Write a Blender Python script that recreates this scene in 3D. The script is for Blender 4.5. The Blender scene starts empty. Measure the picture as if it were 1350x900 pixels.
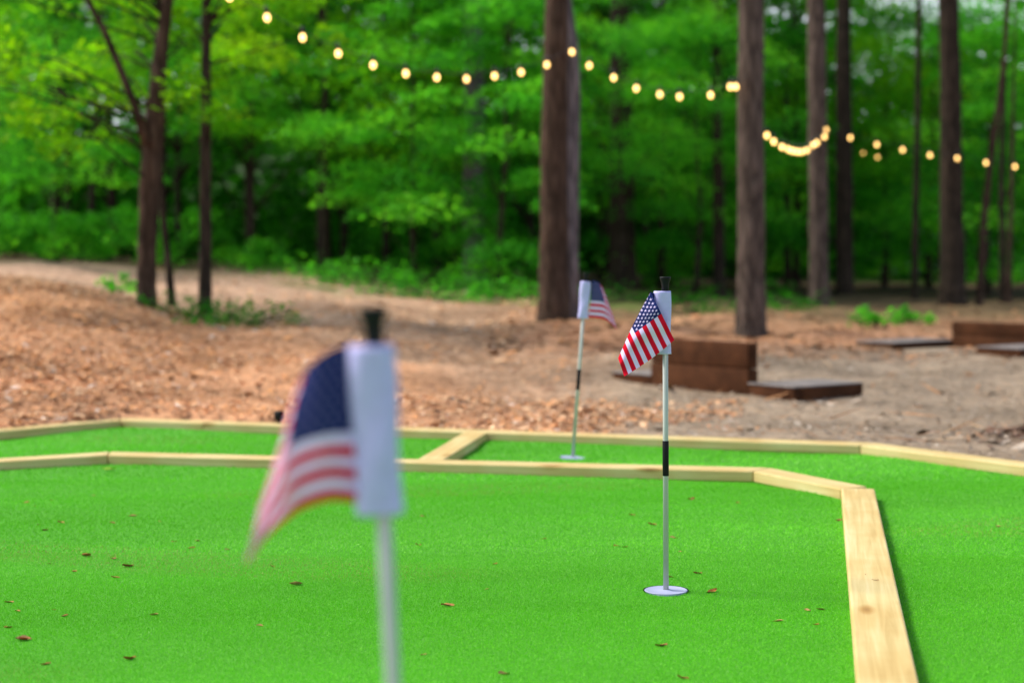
import bpy, math, random
import numpy as np
from mathutils import Vector, Matrix

random.seed(7)
rng = np.random.default_rng(7)
sc = bpy.context.scene
COL = sc.collection
R = math.radians

# ------------------------------------------------------------------ camera geometry
F, CX, CY, HORIZON, CAM_H = 2137.0, 675.0, 450.0, 348.0, 0.83
PITCH = math.atan((CY - HORIZON) / F)
FWD = np.array([0, math.cos(PITCH), -math.sin(PITCH)])
UPV = np.array([0, math.sin(PITCH), math.cos(PITCH)])
EYE = np.array([0, 0, CAM_H])


def ray(px, py):
    return FWD + np.array([1.0, 0, 0]) * ((px - CX) / F) + UPV * ((CY - py) / F)


def on_z(px, py, z=0.0):
    d = ray(px, py)
    return EYE + d * ((z - CAM_H) / d[2])


def on_y(px, py, y):
    d = ray(px, py)
    return EYE + d * (y / d[1])


# ------------------------------------------------------------------ object helpers
def tag(o, label=None, cat=None, group=None, kind=None):
    if label: o['label'] = label
    if cat: o['category'] = cat
    if group: o['group'] = group
    if kind: o['kind'] = kind
    return o


def empty(name, loc, label, cat, group=None):
    o = bpy.data.objects.new(name, None)
    o.empty_display_size = 0.1
    o.location = loc
    COL.objects.link(o)
    return tag(o, label, cat, group)


def np_mesh(name, verts, faces, cols=None, smooth=False):
    """verts (n,3); faces (m,k) array or list of lists; cols (n,3) point colours"""
    me = bpy.data.meshes.new(name)
    verts = np.asarray(verts, dtype=np.float32)
    if isinstance(faces, np.ndarray):
        m, k = faces.shape
        loops = faces.astype(np.int32).ravel()
        starts = np.arange(0, m * k, k, dtype=np.int32)
    else:
        m = len(faces)
        lens = np.array([len(f) for f in faces], dtype=np.int32)
        loops = np.array([i for f in faces for i in f], dtype=np.int32)
        starts = np.concatenate([[0], np.cumsum(lens)[:-1]]).astype(np.int32)
    me.vertices.add(len(verts)); me.vertices.foreach_set('co', verts.ravel())
    me.loops.add(len(loops)); me.loops.foreach_set('vertex_index', loops)
    me.polygons.add(m); me.polygons.foreach_set('loop_start', starts)
    if cols is not None:
        a = me.color_attributes.new('Col', 'FLOAT_COLOR', 'POINT')
        c4 = np.ones((len(verts), 4), dtype=np.float32); c4[:, :3] = cols
        a.data.foreach_set('color', c4.ravel())
    me.update(calc_edges=True)
    me.validate()
    if smooth:
        me.polygons.foreach_set('use_smooth', np.ones(len(me.polygons), dtype=bool))
    return me


def link(name, me, mat=None, parent=None, loc=(0, 0, 0)):
    o = bpy.data.objects.new(name, me)
    if mat and not me.materials: me.materials.append(mat)
    COL.objects.link(o)
    o.location = loc
    if parent: o.parent = parent
    return o


def bevel(o, w=0.004, seg=2):
    m = o.modifiers.new('bevel', 'BEVEL'); m.width = w; m.segments = seg; m.limit_method = 'ANGLE'
    return o


class Geo:
    def __init__(s): s.v, s.f = [], []
    def add(s, v, f):
        n = len(s.v); s.v += [tuple(p) for p in v]; s.f += [[i + n for i in q] for q in f]; return s
    def prism(s, quad, z0, z1):
        v = [(x, y, z0) for x, y in quad] + [(x, y, z1) for x, y in quad]
        n = len(quad)
        f = [list(range(n))[::-1], list(range(n, 2 * n))] + [[i, (i + 1) % n, n + (i + 1) % n, n + i] for i in range(n)]
        return s.add(v, f)
    def lathe(s, prof, seg=32, cap=True):
        v, f = [], []
        for r, z in prof:
            for k in range(seg):
                a = 2 * math.pi * k / seg
                v.append((r * math.cos(a), r * math.sin(a), z))
        for i in range(len(prof) - 1):
            for k in range(seg):
                k2 = (k + 1) % seg
                f.append([i * seg + k, i * seg + k2, (i + 1) * seg + k2, (i + 1) * seg + k])
        if cap:
            f.append([k for k in range(seg)][::-1]); f.append([(len(prof) - 1) * seg + k for k in range(seg)])
        return s.add(v, f)
    def tube(s, pts, rad, seg=10, wob=0.0, cap=True):
        pts = [Vector(p) for p in pts]
        v, f = [], []
        ref = Vector((0.3, 1, 0.1)).normalized()
        for i, p in enumerate(pts):
            t = (pts[min(i + 1, len(pts) - 1)] - pts[max(i - 1, 0)]).normalized()
            a = t.cross(ref)
            if a.length < 1e-3: a = t.cross(Vector((1, 0, 0)))
            a.normalize(); b = t.cross(a)
            r = rad[i] if hasattr(rad, '__len__') else rad
            for k in range(seg):
                th = 2 * math.pi * k / seg
                rr = r * (1 + wob * (random.random() - .5))
                v.append(p + a * (rr * math.cos(th)) + b * (rr * math.sin(th)))
        for i in range(len(pts) - 1):
            for k in range(seg):
                k2 = (k + 1) % seg
                f.append([i * seg + k, i * seg + k2, (i + 1) * seg + k2, (i + 1) * seg + k])
        if cap:
            f.append(list(range(seg))[::-1]); f.append([(len(pts) - 1) * seg + k for k in range(seg)])
        return s.add(v, f)
    def mesh(s, name, smooth=False): return np_mesh(name, s.v, s.f, smooth=smooth)


# ------------------------------------------------------------------ materials
def new_mat(name):
    m = bpy.data.materials.new(name); m.use_nodes = True
    nt = m.node_tree
    return m, nt, nt.nodes['Principled BSDF'], nt.nodes['Material Output']


def nd(nt, t, **kw):
    n = nt.nodes.new(t)
    for k, v in kw.items():
        if k in n.bl_rna.properties: setattr(n, k, v)
        else: n.inputs[k].default_value = v
    return n


def ramp(nt, stops):
    n = nt.nodes.new('ShaderNodeValToRGB')
    cr = n.color_ramp
    while len(cr.elements) < len(stops): cr.elements.new(0.5)
    for e, (p, c) in zip(cr.elements, stops):
        e.position = p; e.color = (*c, 1) if len(c) == 3 else c
    return n


def simple_mat(name, c, rough=.5, var=0.12, scale=30, spec=.4, bump=0.0):
    m, nt, b, o = new_mat(name)
    tc = nd(nt, 'ShaderNodeTexCoord')
    nz = nd(nt, 'ShaderNodeTexNoise', Scale=scale, Detail=4.0)
    nt.links.new(tc.outputs['Object'], nz.inputs['Vector'])
    rp = ramp(nt, [(.3, [x * (1 - var) for x in c]), (.7, [min(1, x * (1 + var)) for x in c])])
    nt.links.new(nz.outputs['Fac'], rp.inputs['Fac'])
    nt.links.new(rp.outputs['Color'], b.inputs['Base Color'])
    b.inputs['Roughness'].default_value = rough
    b.inputs['Specular IOR Level'].default_value = spec
    if bump:
        bp = nd(nt, 'ShaderNodeBump', Strength=bump, Distance=.01)
        nt.links.new(nz.outputs['Fac'], bp.inputs['Height']); nt.links.new(bp.outputs['Normal'], b.inputs['Normal'])
    return m


def attr_mat(name, rough=.6, transl=0.0, tcol=(1, 1, 1), spec=.3, weave=False):
    m, nt, b, o = new_mat(name)
    at = nd(nt, 'ShaderNodeAttribute', attribute_name='Col')
    nt.links.new(at.outputs['Color'], b.inputs['Base Color'])
    b.inputs['Roughness'].default_value = rough
    b.inputs['Specular IOR Level'].default_value = spec
    if transl:
        tr = nd(nt, 'ShaderNodeBsdfTranslucent')
        mu = nd(nt, 'ShaderNodeMix', data_type='RGBA', blend_type='MULTIPLY')
        mu.inputs[0].default_value = 1.0
        nt.links.new(at.outputs['Color'], mu.inputs[6]); mu.inputs[7].default_value = (*tcol, 1)
        nt.links.new(mu.outputs[2], tr.inputs['Color'])
        mx = nd(nt, 'ShaderNodeMixShader'); mx.inputs[0].default_value = transl
        nt.links.new(b.outputs[0], mx.inputs[1]); nt.links.new(tr.outputs[0], mx.inputs[2])
        nt.links.new(mx.outputs[0], o.inputs['Surface'])
    if weave:
        tc = nd(nt, 'ShaderNodeTexCoord'); nz = nd(nt, 'ShaderNodeTexNoise', Scale=45.0, Detail=3.0)
        nt.links.new(tc.outputs['Object'], nz.inputs['Vector'])
        bp = nd(nt, 'ShaderNodeBump', Strength=.25, Distance=.004)
        nt.links.new(nz.outputs['Fac'], bp.inputs['Height']); nt.links.new(bp.outputs['Normal'], b.inputs['Normal'])
    return m


def bark_mat(name, dark, light, scale=9.0):
    m, nt, b, o = new_mat(name)
    tc = nd(nt, 'ShaderNodeTexCoord')
    mp = nd(nt, 'ShaderNodeMapping'); mp.inputs['Scale'].default_value = (1, 1, .22)
    nt.links.new(tc.outputs['Object'], mp.inputs['Vector'])
    vo = nd(nt, 'ShaderNodeTexVoronoi', Scale=scale * 1.6, feature='DISTANCE_TO_EDGE')
    nz = nd(nt, 'ShaderNodeTexNoise', Scale=scale, Detail=6.0, Roughness=.65)
    nt.links.new(mp.outputs[0], vo.inputs['Vector']); nt.links.new(mp.outputs[0], nz.inputs['Vector'])
    ad = nd(nt, 'ShaderNodeMath', operation='MULTIPLY_ADD'); ad.inputs[1].default_value = 1.2
    nt.links.new(vo.outputs['Distance'], ad.inputs[0]); nt.links.new(nz.outputs['Fac'], ad.inputs[2])
    rp = ramp(nt, [(.35, dark), (.62, [(a + c) / 2 for a, c in zip(dark, light)]), (.9, light)])
    nt.links.new(ad.outputs[0], rp.inputs['Fac']); nt.links.new(rp.outputs['Color'], b.inputs['Base Color'])
    bp = nd(nt, 'ShaderNodeBump', Strength=.8, Distance=.03)
    nt.links.new(ad.outputs[0], bp.inputs['Height']); nt.links.new(bp.outputs['Normal'], b.inputs['Normal'])
    b.inputs['Roughness'].default_value = .9; b.inputs['Specular IOR Level'].default_value = .15
    return m


def pine_board_mat():
    m, nt, b, o = new_mat('pine_board')
    tc = nd(nt, 'ShaderNodeTexCoord'); oi = nd(nt, 'ShaderNodeObjectInfo')
    ml = nd(nt, 'ShaderNodeMath', operation='MULTIPLY'); ml.inputs[1].default_value = 37.0
    nt.links.new(oi.outputs['Random'], ml.inputs[0])
    av = nd(nt, 'ShaderNodeVectorMath', operation='ADD')
    nt.links.new(tc.outputs['Object'], av.inputs[0]); nt.links.new(ml.outputs[0], av.inputs[1])
    mp = nd(nt, 'ShaderNodeMapping'); mp.inputs['Scale'].default_value = (1.1, 26, 26)
    nt.links.new(av.outputs[0], mp.inputs['Vector'])
    g = nd(nt, 'ShaderNodeTexNoise', Scale=2.2, Detail=5.0, Distortion=.6)
    nt.links.new(mp.outputs[0], g.inputs['Vector'])
    rp = ramp(nt, [(.3, (.50, .38, .155)), (.55, (.60, .485, .22)), (.75, (.65, .55, .29))])
    nt.links.new(g.outputs['Fac'], rp.inputs['Fac'])
    # big soft blotches
    n2 = nd(nt, 'ShaderNodeTexNoise', Scale=4.0, Detail=3.0)
    nt.links.new(av.outputs[0], n2.inputs['Vector'])
    r2 = ramp(nt, [(.4, (.93, .84, .74)), (.62, (1, 1, 1))])
    nt.links.new(n2.outputs['Fac'], r2.inputs['Fac'])
    mu = nd(nt, 'ShaderNodeMix', data_type='RGBA', blend_type='MULTIPLY'); mu.inputs[0].default_value = 1
    nt.links.new(rp.outputs['Color'], mu.inputs[6]); nt.links.new(r2.outputs['Color'], mu.inputs[7])
    # knots
    mk = nd(nt, 'ShaderNodeMapping'); mk.inputs['Scale'].default_value = (2.3, 7, 7)
    nt.links.new(av.outputs[0], mk.inputs['Vector'])
    vo = nd(nt, 'ShaderNodeTexVoronoi', Scale=1.0)
    nt.links.new(mk.outputs[0], vo.inputs['Vector'])
    rk = ramp(nt, [(.05, (.30, .15, .05)), (.11, (.75, .6, .42)), (.17, (1, 1, 1))])
    nt.links.new(vo.outputs['Distance'], rk.inputs['Fac'])
    m2 = nd(nt, 'ShaderNodeMix', data_type='RGBA', blend_type='MULTIPLY'); m2.inputs[0].default_value = .8
    nt.links.new(mu.outputs[2], m2.inputs[6]); nt.links.new(rk.outputs['Color'], m2.inputs[7])
    nt.links.new(m2.outputs[2], b.inputs['Base Color'])
    b.inputs['Roughness'].default_value = .72; b.inputs['Specular IOR Level'].default_value = .25
    bp = nd(nt, 'ShaderNodeBump', Strength=.15, Distance=.003)
    nt.links.new(g.outputs['Fac'], bp.inputs['Height']); nt.links.new(bp.outputs['Normal'], b.inputs['Normal'])
    return m


def ground_mat():
    m, nt, b, o = new_mat('ground')
    at = nd(nt, 'ShaderNodeAttribute', attribute_name='Col')
    tc = nd(nt, 'ShaderNodeTexCoord')
    n1 = nd(nt, 'ShaderNodeTexNoise', Scale=9.0, Detail=8.0, Roughness=.7)
    n2 = nd(nt, 'ShaderNodeTexVoronoi', Scale=28.0)
    nt.links.new(tc.outputs['Object'], n1.inputs['Vector']); nt.links.new(tc.outputs['Object'], n2.inputs['Vector'])
    r1 = ramp(nt, [(.3, (.55, .5, .46)), (.52, (1, 1, 1)), (.7, (1.35, 1.3, 1.25))])
    nt.links.new(n1.outputs['Fac'], r1.inputs['Fac'])
    r2 = ramp(nt, [(0, (.7, .68, .66)), (.6, (1.15, 1.12, 1.1))])
    nt.links.new(n2.outputs['Color'], r2.inputs['Fac'])
    m1 = nd(nt, 'ShaderNodeMix', data_type='RGBA', blend_type='MULTIPLY'); m1.inputs[0].default_value = 1
    nt.links.new(at.outputs['Color'], m1.inputs[6]); nt.links.new(r1.outputs['Color'], m1.inputs[7])
    m2 = nd(nt, 'ShaderNodeMix', data_type='RGBA', blend_type='MULTIPLY'); m2.inputs[0].default_value = 1
    nt.links.new(m1.outputs[2], m2.inputs[6]); nt.links.new(r2.outputs['Color'], m2.inputs[7])
    nt.links.new(m2.outputs[2], b.inputs['Base Color'])
    b.inputs['Roughness'].default_value = .95; b.inputs['Specular IOR Level'].default_value = .1
    bp = nd(nt, 'ShaderNodeBump', Strength=.5, Distance=.04)
    nt.links.new(n1.outputs['Fac'], bp.inputs['Height']); nt.links.new(bp.outputs['Normal'], b.inputs['Normal'])
    return m


def turf_mat():
    m, nt, b, o = new_mat('turf_backing')
    tc = nd(nt, 'ShaderNodeTexCoord')
    n1 = nd(nt, 'ShaderNodeTexNoise', Scale=420.0, Detail=2.0)
    nt.links.new(tc.outputs['Object'], n1.inputs['Vector'])
    r1 = ramp(nt, [(.3, (.04, .21, .01)), (.7, (.085, .36, .02))])
    nt.links.new(n1.outputs['Fac'], r1.inputs['Fac']); nt.links.new(r1.outputs['Color'], b.inputs['Base Color'])
    b.inputs['Roughness'].default_value = .8; b.inputs['Specular IOR Level'].default_value = .2
    return m


M_BOARD = pine_board_mat()
M_GROUND = ground_mat()
M_TURF = turf_mat()
M_BLADE = attr_mat('turf_fibre', .55, .25, (1, 1.1, .7), .3)
M_LEAF = attr_mat('leaf', .6, .55, (1.35, 1.25, .55), .10)
M_LITTER = attr_mat('leaf_litter', .8, 0, spec=.15)
M_CLOTH = attr_mat('flag_cloth', .95, .12, (1, 1, 1), .02, weave=True)
M_SLEEVE = simple_mat('sleeve_cloth', (.52, .48, .84), .85, .05, 60, .15, .2)
M_POLE = simple_mat('fibreglass_pole', (.44, .45, .43), .4, .04, 20)
M_BLACK = simple_mat('black_rubber', (.010, .010, .012), .5, .2, 40, .12)
M_CUP = simple_mat('white_plastic_cup', (.36, .39, .55), .45, .04, 30)
M_BARK_PINE = bark_mat('bark_pine', (.024, .017, .013), (.130, .096, .076))
M_BARK_BROWN = bark_mat('bark_red_brown', (.022, .013, .008), (.092, .056, .038))
M_BARK_GREY = bark_mat('bark_grey', (.05, .042, .045), (.21, .175, .18))
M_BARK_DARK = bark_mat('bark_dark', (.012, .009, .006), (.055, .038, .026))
M_TIMBER = simple_mat('dark_stained_timber', (.066, .025, .010), .85, .4, 7, .10, .5)
M_TIMBER_TOP = simple_mat('weathered_grey_deck', (.20, .175, .16), .7, .25, 9, .25, .4)
M_SAND = simple_mat('pit_sand', (.24, .195, .145), .95, .15, 20, .1)
M_GAP_SHADE = simple_mat('cup_gap_shade', (.012, .035, .010), .9, .2, 60, .05)
M_CABLE = simple_mat('cable_black', (.012, .012, .012), .5, .1, 10)
M_SOCKET = simple_mat('socket_black', (.015, .014, .013), .4, .1, 10)
M_SIDING = simple_mat('pale_siding', (.5, .54, .60), .7, .06, 3)
M_ROOF = simple_mat('grey_shingle', (.12, .12, .13), .85, .2, 12)
M_GLASS = simple_mat('window_glass', (.03, .04, .05), .08, .1, 3, .6)
M_TRIM = simple_mat('white_trim', (.75, .75, .75), .5, .04, 6)
M_SCRAP = attr_mat('dry_leaf', .7, 0, spec=.2)


def bulb_mat():
    m, nt, b, o = new_mat('warm_bulb')
    b.inputs['Base Color'].default_value = (1, .8, .45, 1)
    b.inputs['Emission Color'].default_value = (1, .56, .15, 1)
    b.inputs['Emission Strength'].default_value = 1.8
    return m
M_BULB = bulb_mat()

# ------------------------------------------------------------------ ground shape
BOARD_H, BOARD_W = 0.045, 0.118
R_PX = [(-160, 581), (160, 552.5), (1134, 585), (1480, 629)]     # rear border: top front edge
R_PT = [on_z(x, y, BOARD_H)[:2] for x, y in R_PX]


def border_y(x):
    xs = [p[0] for p in R_PT]; ys = [p[1] for p in R_PT]
    # straight continuation outside
    x = np.asarray(x, dtype=float)
    y = np.interp(x, xs, ys)
    sl = (ys[1] - ys[0]) / (xs[1] - xs[0]); y = np.where(x < xs[0], ys[0] + sl * (x - xs[0]), y)
    sr = (ys[3] - ys[2]) / (xs[3] - xs[2]); y = np.where(x > xs[3], ys[3] + sr * (x - xs[3]), y)
    return np.maximum(y, 1.0)


PROF_U = np.array([0, 337, 675, 1012, 1350.0])
PROF_Y = np.array([7.5, 8, 10, 12, 14, 16, 18, 25, 30, 60, 400.0])
PROF_PY = {   # picture row of the ground at each distance (None: height given below)
    0: [572, 556, 470, 410, 371, 364, 357, 343, 337], 337: [572, 556, 503, 452, 418, 400, 384, 358, 350],
    675: [578, 566, 517, 472, 445, 425, 408, 376, 363], 1012: [578, 572, 523, 480, 452, 434, 418, 392, 379],
    1350: [578, 572, 524, 482, 455, 438, 423, 396, 382]}
FARZ = {0: 1.15, 337: .9, 675: .72, 1012: .5, 1350: .45}
PROF_Z = np.array([[CAM_H - (py - HORIZON) * Y / F for py, Y in zip(PROF_PY[int(u)], PROF_Y)] + [FARZ[int(u)], FARZ[int(u)]] for u in PROF_U])


def lump(x, y):
    return (.02 * np.sin(x * 2.1 + 1.3 * np.sin(y * 1.4)) * np.sin(y * 1.7 + .8 * np.sin(x * 1.1))
            + .010 * np.sin(x * 5.3 + y * 3.1) * np.sin(y * 6.1 - x * 2.2 + 1))


def ground_z(x, y):
    x = np.asarray(x, float); y = np.asarray(y, float)
    u = np.clip(CX + F * x / np.maximum(y, 6.0), 0, 1349.9)
    yy = np.clip(y, PROF_Y[0], PROF_Y[-1] - .01)
    i = np.clip(np.searchsorted(PROF_U, u, side='right') - 1, 0, 3)
    j = np.clip(np.searchsorted(PROF_Y, yy, side='right') - 1, 0, len(PROF_Y) - 2)
    fu = (u - PROF_U[i]) / (PROF_U[i + 1] - PROF_U[i]); fu = fu * fu * (3 - 2 * fu)
    fy = (yy - PROF_Y[j]) / (PROF_Y[j + 1] - PROF_Y[j])
    z = (PROF_Z[i, j] * (1 - fu) + PROF_Z[i + 1, j] * fu) * (1 - fy) + (PROF_Z[i, j + 1] * (1 - fu) + PROF_Z[i + 1, j + 1] * fu) * fy
    by = border_y(x) + BOARD_W
    edge = np.clip((y - by) / .5, 0, 1)
    z = z + lump(x, y) * edge * (1 + 1.1 * np.clip((y - 9) / 3, 0, 1))
    # a low heap of pine straw by the right corner
    h = np.exp(-(((x - 2.86) / .34) ** 2 + ((y - 7.55) / .45) ** 2)) * .14
    z = np.where(y > by, np.maximum(z, -.02) + h, z)
    uu_ = CX + F * x / np.maximum(y, 6.0)
    z = z + soft(56, 92, y) * (1.2 + 6.5 * soft(1120, 900, uu_)) * soft(-1500, -900, uu_)
    inside = np.clip((by + .02 - y) / .06, 0, 1)
    return z * (1 - inside) + (-.045) * inside


def soft(a, b, x): 
    t = np.clip((x - a) / (b - a), 0, 1); return t * t * (3 - 2 * t)


def vnoise(x, y, s, seed=0):
    x = x * s + seed * 17.3; y = y * s + seed * 9.1
    return .5 + .25 * (np.sin(x + 1.7 * np.sin(y * .7 + seed)) + np.sin(y * 1.13 + 1.9 * np.sin(x * .63 + 2 * seed)))


C_MULCH = np.array([.50, .275, .15]); C_PATH = np.array([.47, .315, .22]); C_GRAVEL = np.array([.27, .215, .155])
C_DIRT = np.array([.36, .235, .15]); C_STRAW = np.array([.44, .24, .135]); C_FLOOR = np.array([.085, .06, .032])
C_LAWN = np.array([.15, .30, .045]); C_MOSS = np.array([.075, .16, .025]); C_HEAP = np.array([.12, .055, .035])


def ground_col(x, y):
    u = CX + F * x / np.maximum(y, 6.0)
    n = vnoise(x, y, 1.3, 1); n2 = vnoise(x, y, 3.1, 2)
    def mix(a, b, t): return a * (1 - t[:, None]) + b * t[:, None]
    c = np.repeat(C_DIRT[None], len(x), 0)
    # mulch on the left slope
    crest = 14.5 + (u - 0) * -.006 + (n - .5) * 1.5
    m = soft(0, 1.2, crest - y) * soft(760, 560, u + 80 * (n2 - .5))
    c = mix(c, C_MULCH, m)
    c = mix(c, C_MULCH * 1.05, soft(9.0, 8.4, y + .8 * (n2 - .5)) * soft(960, 820, u))
    # pale path behind the crest
    p = soft(0, 1.5, y - crest) * soft(28 , 24, y + n) * soft(620, 300, u)
    c = mix(c, C_PATH, p)
    # grey gravel on the right
    g = soft(700, 860, u + 90 * (n - .5)) * soft(14.8, 13.6, y + 1.2 * (n2 - .5))
    c = mix(c, C_GRAVEL, g)
    # pine straw under the trunks
    s = soft(12.4, 13.8, y + 1.0 * (n - .5) + np.clip((1000 - u) / 300, 0, 1.2)) * soft(640, 740, u)
    c = mix(c, C_STRAW, s * .9)
    c = mix(c, np.array([.15, .105, .055]), soft(15.0, 19.0, y + 2.5 * (n2 - .5)) * soft(660, 800, u))  # shade below the wood edge, put into the ground colour
    # mossy weeds along the edge of the wood
    w = soft(17.5, 20, y) * soft(25, 21, y) * soft(330, 440, u) * soft(1000, 700, u) * soft(.45, .7, n2)
    c = mix(c, C_MOSS, w)
    c = c * (.72 + .46 * vnoise(x, y * 1.6, 2.6, 9))[:, None]
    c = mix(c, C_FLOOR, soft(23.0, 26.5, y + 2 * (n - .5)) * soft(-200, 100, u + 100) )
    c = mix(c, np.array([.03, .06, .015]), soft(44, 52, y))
    c = mix(c, C_LAWN, soft(36, 39, y) * soft(1050, 1120, u))
    h = np.exp(-(((x - 2.86) / .40) ** 2 + ((y - 7.55) / .5) ** 2))
    c = mix(c, C_HEAP, np.clip(h * 1.6, 0, 1))
    return c


def axis(parts):
    out = []
    for a, b, st in parts: out += list(np.arange(a, b, st))
    return np.array(out + [parts[-1][1]])


def grid_faces(nx, ny):
    i = np.arange(nx * ny).reshape(ny, nx)
    return np.stack([i[:-1, :-1], i[:-1, 1:], i[1:, 1:], i[1:, :-1]], -1).reshape(-1, 4)


gx = axis([(-400, -60, 34), (-60, -14, 2), (-14, -9, .5), (-9, 9, .1), (9, 14, .5), (14, 60, 2), (60, 400, 34)])
gy = axis([(-300, -20, 28), (-20, 5, 2.5), (5, 16, .08), (16, 30, .22), (30, 60, 1), (60, 460, 40)])
X, Y = np.meshgrid(gx, gy)
gxf, gyf = X.ravel(), Y.ravel()
ground = link('ground', np_mesh('ground', np.stack([gxf, gyf, ground_z(gxf, gyf)], 1), grid_faces(len(gx), len(gy)), ground_col(gxf, gyf), True), M_GROUND)
tag(ground, 'bare brown earth and gravel clearing sloping up to the woods', 'ground', kind='structure')

# ------------------------------------------------------------------ turf
def turf_z(x, y):
    a = np.sin(y * 7.0 + 1.6 * np.sin(x * .9 + .5 * y) + .6 * np.sin(x * 2.3))
    b = np.sin(y * 13.0 + 2.2 * np.sin(x * .7 - 1) + 1.1 * np.sin(x * 1.9 + y))
    w = np.clip(vnoise(x, y, 1.1, 4), 0, 1)
    return .0060 * a * w + .0045 * b * (1 - w)


tx = axis([(-7, 7, .06)])
tv = np.linspace(0, 1, 230)
TX, TV = np.meshgrid(tx, tv)
TY = -1.5 + TV * (border_y(TX) - .002 + 1.5)
txf, tyf = TX.ravel(), TY.ravel()
turf = link('turf', np_mesh('turf', np.stack([txf, tyf, turf_z(txf, tyf)], 1), grid_faces(len(tx), len(tv)), None, True), M_TURF)
tag(turf, 'bright green artificial putting turf', 'ground', kind='structure')


CUPS = [on_z(878, 778, 0)[:2], on_z(755, 603, 0)[:2], on_z(551, 1500, 0)[:2]]


def blades(n, y0, y1, width, length, margin=1.12):
    y = np.sqrt(rng.uniform(y0 ** 2, y1 ** 2, n))
    x = rng.uniform(-1, 1, n) * (675 / F) * y * margin
    ok = y < border_y(x) - .01
    for cx_, cy_ in CUPS: ok &= np.hypot((x - cx_) * .985, y - cy_ - .011) > .056
    x, y = x[ok], y[ok]
    n = len(x)
    z = turf_z(x, y) - .0005
    a = rng.uniform(0, 2 * math.pi, n)
    L = length * rng.uniform(.7, 1.25, n)
    lean = rng.uniform(.1, .75, n); la = rng.uniform(0, 2 * math.pi, n)
    w = width * rng.uniform(.7, 1.2, n)
    b = np.stack([x, y, z], 1)
    side = np.stack([np.cos(a), np.sin(a), 0 * a], 1) * w[:, None] * .5
    nap = .55 * np.sin(y * 4.2 + 1.8 * np.sin(x * .8 + .6 * y) + .7 * np.sin(x * 2.1)) * vnoise(x, y, 1.3, 11)      # pile brushed in bands
    tip = np.stack([np.cos(la) * np.sin(lean) + .15, np.sin(la) * np.sin(lean) + nap, np.cos(lean)], 1)
    tip *= (L / np.linalg.norm(tip, axis=1))[:, None]
    v = np.stack([b - side, b + side, b + tip + side * .5, b + tip - side * .5], 1).reshape(-1, 3)
    f = np.arange(4 * n).reshape(n, 4)
    t = rng.random(n)[:, None]
    c = np.array([.10, .44, .014]) * (1 - t) + np.array([.20, .68, .022]) * t
    c = c * (.89 + .22 * vnoise(x * .6, y * 1.5, 2.2, 12) + .10 * (vnoise(x * .8, y * 2.5, 6.1, 13) - .5))[:, None]  # soft tone bands: wrinkle shading put into the fibre colour
    pale = rng.random(n) < .03
    c[pale] = np.array([.30, .60, .16])
    dust = (soft(.80, .95, vnoise(x * .7, y * 1.7, 2.3, 6)) * (rng.random(n) < .16))[:, None]
    c = c * (1 - dust) + np.array([.36, .30, .10]) * dust
    return v, f, np.repeat(c, 4, 0)


parts = [blades(50000, 1.2, 3.0, .0022, .010), blades(560000, 3.0, 4.6, .0011, .0042), blades(230000, 4.6, 6.2, .0018, .0055), blades(100000, 6.2, 8.4, .0035, .008)]
off, V, Fc, Cc = 0, [], [], []
for v, f, c in parts:
    V.append(v); Fc.append(f + off); Cc.append(c); off += len(v)
g = link('turf_grass', np_mesh('turf_grass', np.concatenate(V), np.concatenate(Fc), np.concatenate(Cc)), M_BLADE)
tag(g, 'short green plastic pile of the putting turf', 'turf pile', kind='stuff')

# ------------------------------------------------------------------ timber borders
def board(name_label, a, b, c, d, grp, h=BOARD_H):
    """quad a-b front edge, c-d back edge (c behind b); xy points"""
    a, b, c, d = [Vector((p[0], p[1])) for p in (a, b, c, d)]
    mid = (a + b + c + d) / 4
    ang = math.atan2((b - a).y, (b - a).x)
    rot = Matrix.Rotation(-ang, 2)
    q = [rot @ (p - mid) for p in (a, b, c, d)]
    o = link('timber_board', Geo().prism([tuple(p) for p in q], 0, h).mesh('timber_board'), M_BOARD, loc=(mid.x, mid.y, -.004))
    o.rotation_euler.z = ang
    bevel(o, .0075, 4)
    o.data.polygons.foreach_set('use_smooth', [True] * len(o.data.polygons)); o.modifiers['bevel'].harden_normals = True
    tag(o, name_label, 'board', grp)
    return o


def offs(pts, w):
    """offset polyline to its left-hand side (away from camera when going +x) with mitres"""
    pts = [Vector(p) for p in pts]
    out = []
    for i, p in enumerate(pts):
        ns = []
        for k in (i - 1, i):
            if 0 <= k < len(pts) - 1:
                t = (pts[k + 1] - pts[k]).normalized(); ns.append(Vector((-t.y, t.x)))
        n = sum(ns, Vector((0, 0))) / len(ns)
        n = n / n.length_squared if len(ns) == 2 else n
        out.append(p + n * w)
    return out


GB = 'pale timber boards edging the turf'
rp_ = [Vector(p) for p in R_PT]
cut = on_z(268, 556.0, BOARD_H)[:2]; cut = rp_[1] + (rp_[2] - rp_[1]) * ((Vector(cut) - rp_[1]).length / (rp_[2] - rp_[1]).length)
rear = [rp_[0], rp_[1], cut, rp_[2], rp_[3]]
rback = offs(rear, BOARD_W)
G = .0012
def seg(front, back, i, label):
    t = (front[i + 1] - front[i]).normalized() * G
    return board(label, front[i] + t, front[i + 1] - t, back[i + 1] - t, back[i] + t, GB)
seg(rear, rback, 0, 'rear edging board angling in along the foot of the leaf littered slope')
seg(rear, rback, 1, 'short rear edging board meeting the slope side board, ending at a dark knot')
seg(rear, rback, 2, 'longest rear edging board, running behind the pole with the farther flag')
seg(rear, rback, 3, 'rear edging board angling down past the grey gravel and straw heap')
F_PX = [(-160, 616.5), (142, 598), (993, 619), (1109, 642)]
fr = [Vector(on_z(x, y, BOARD_H)[:2]) for x, y in F_PX]
fb = offs(fr, BOARD_W)
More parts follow.
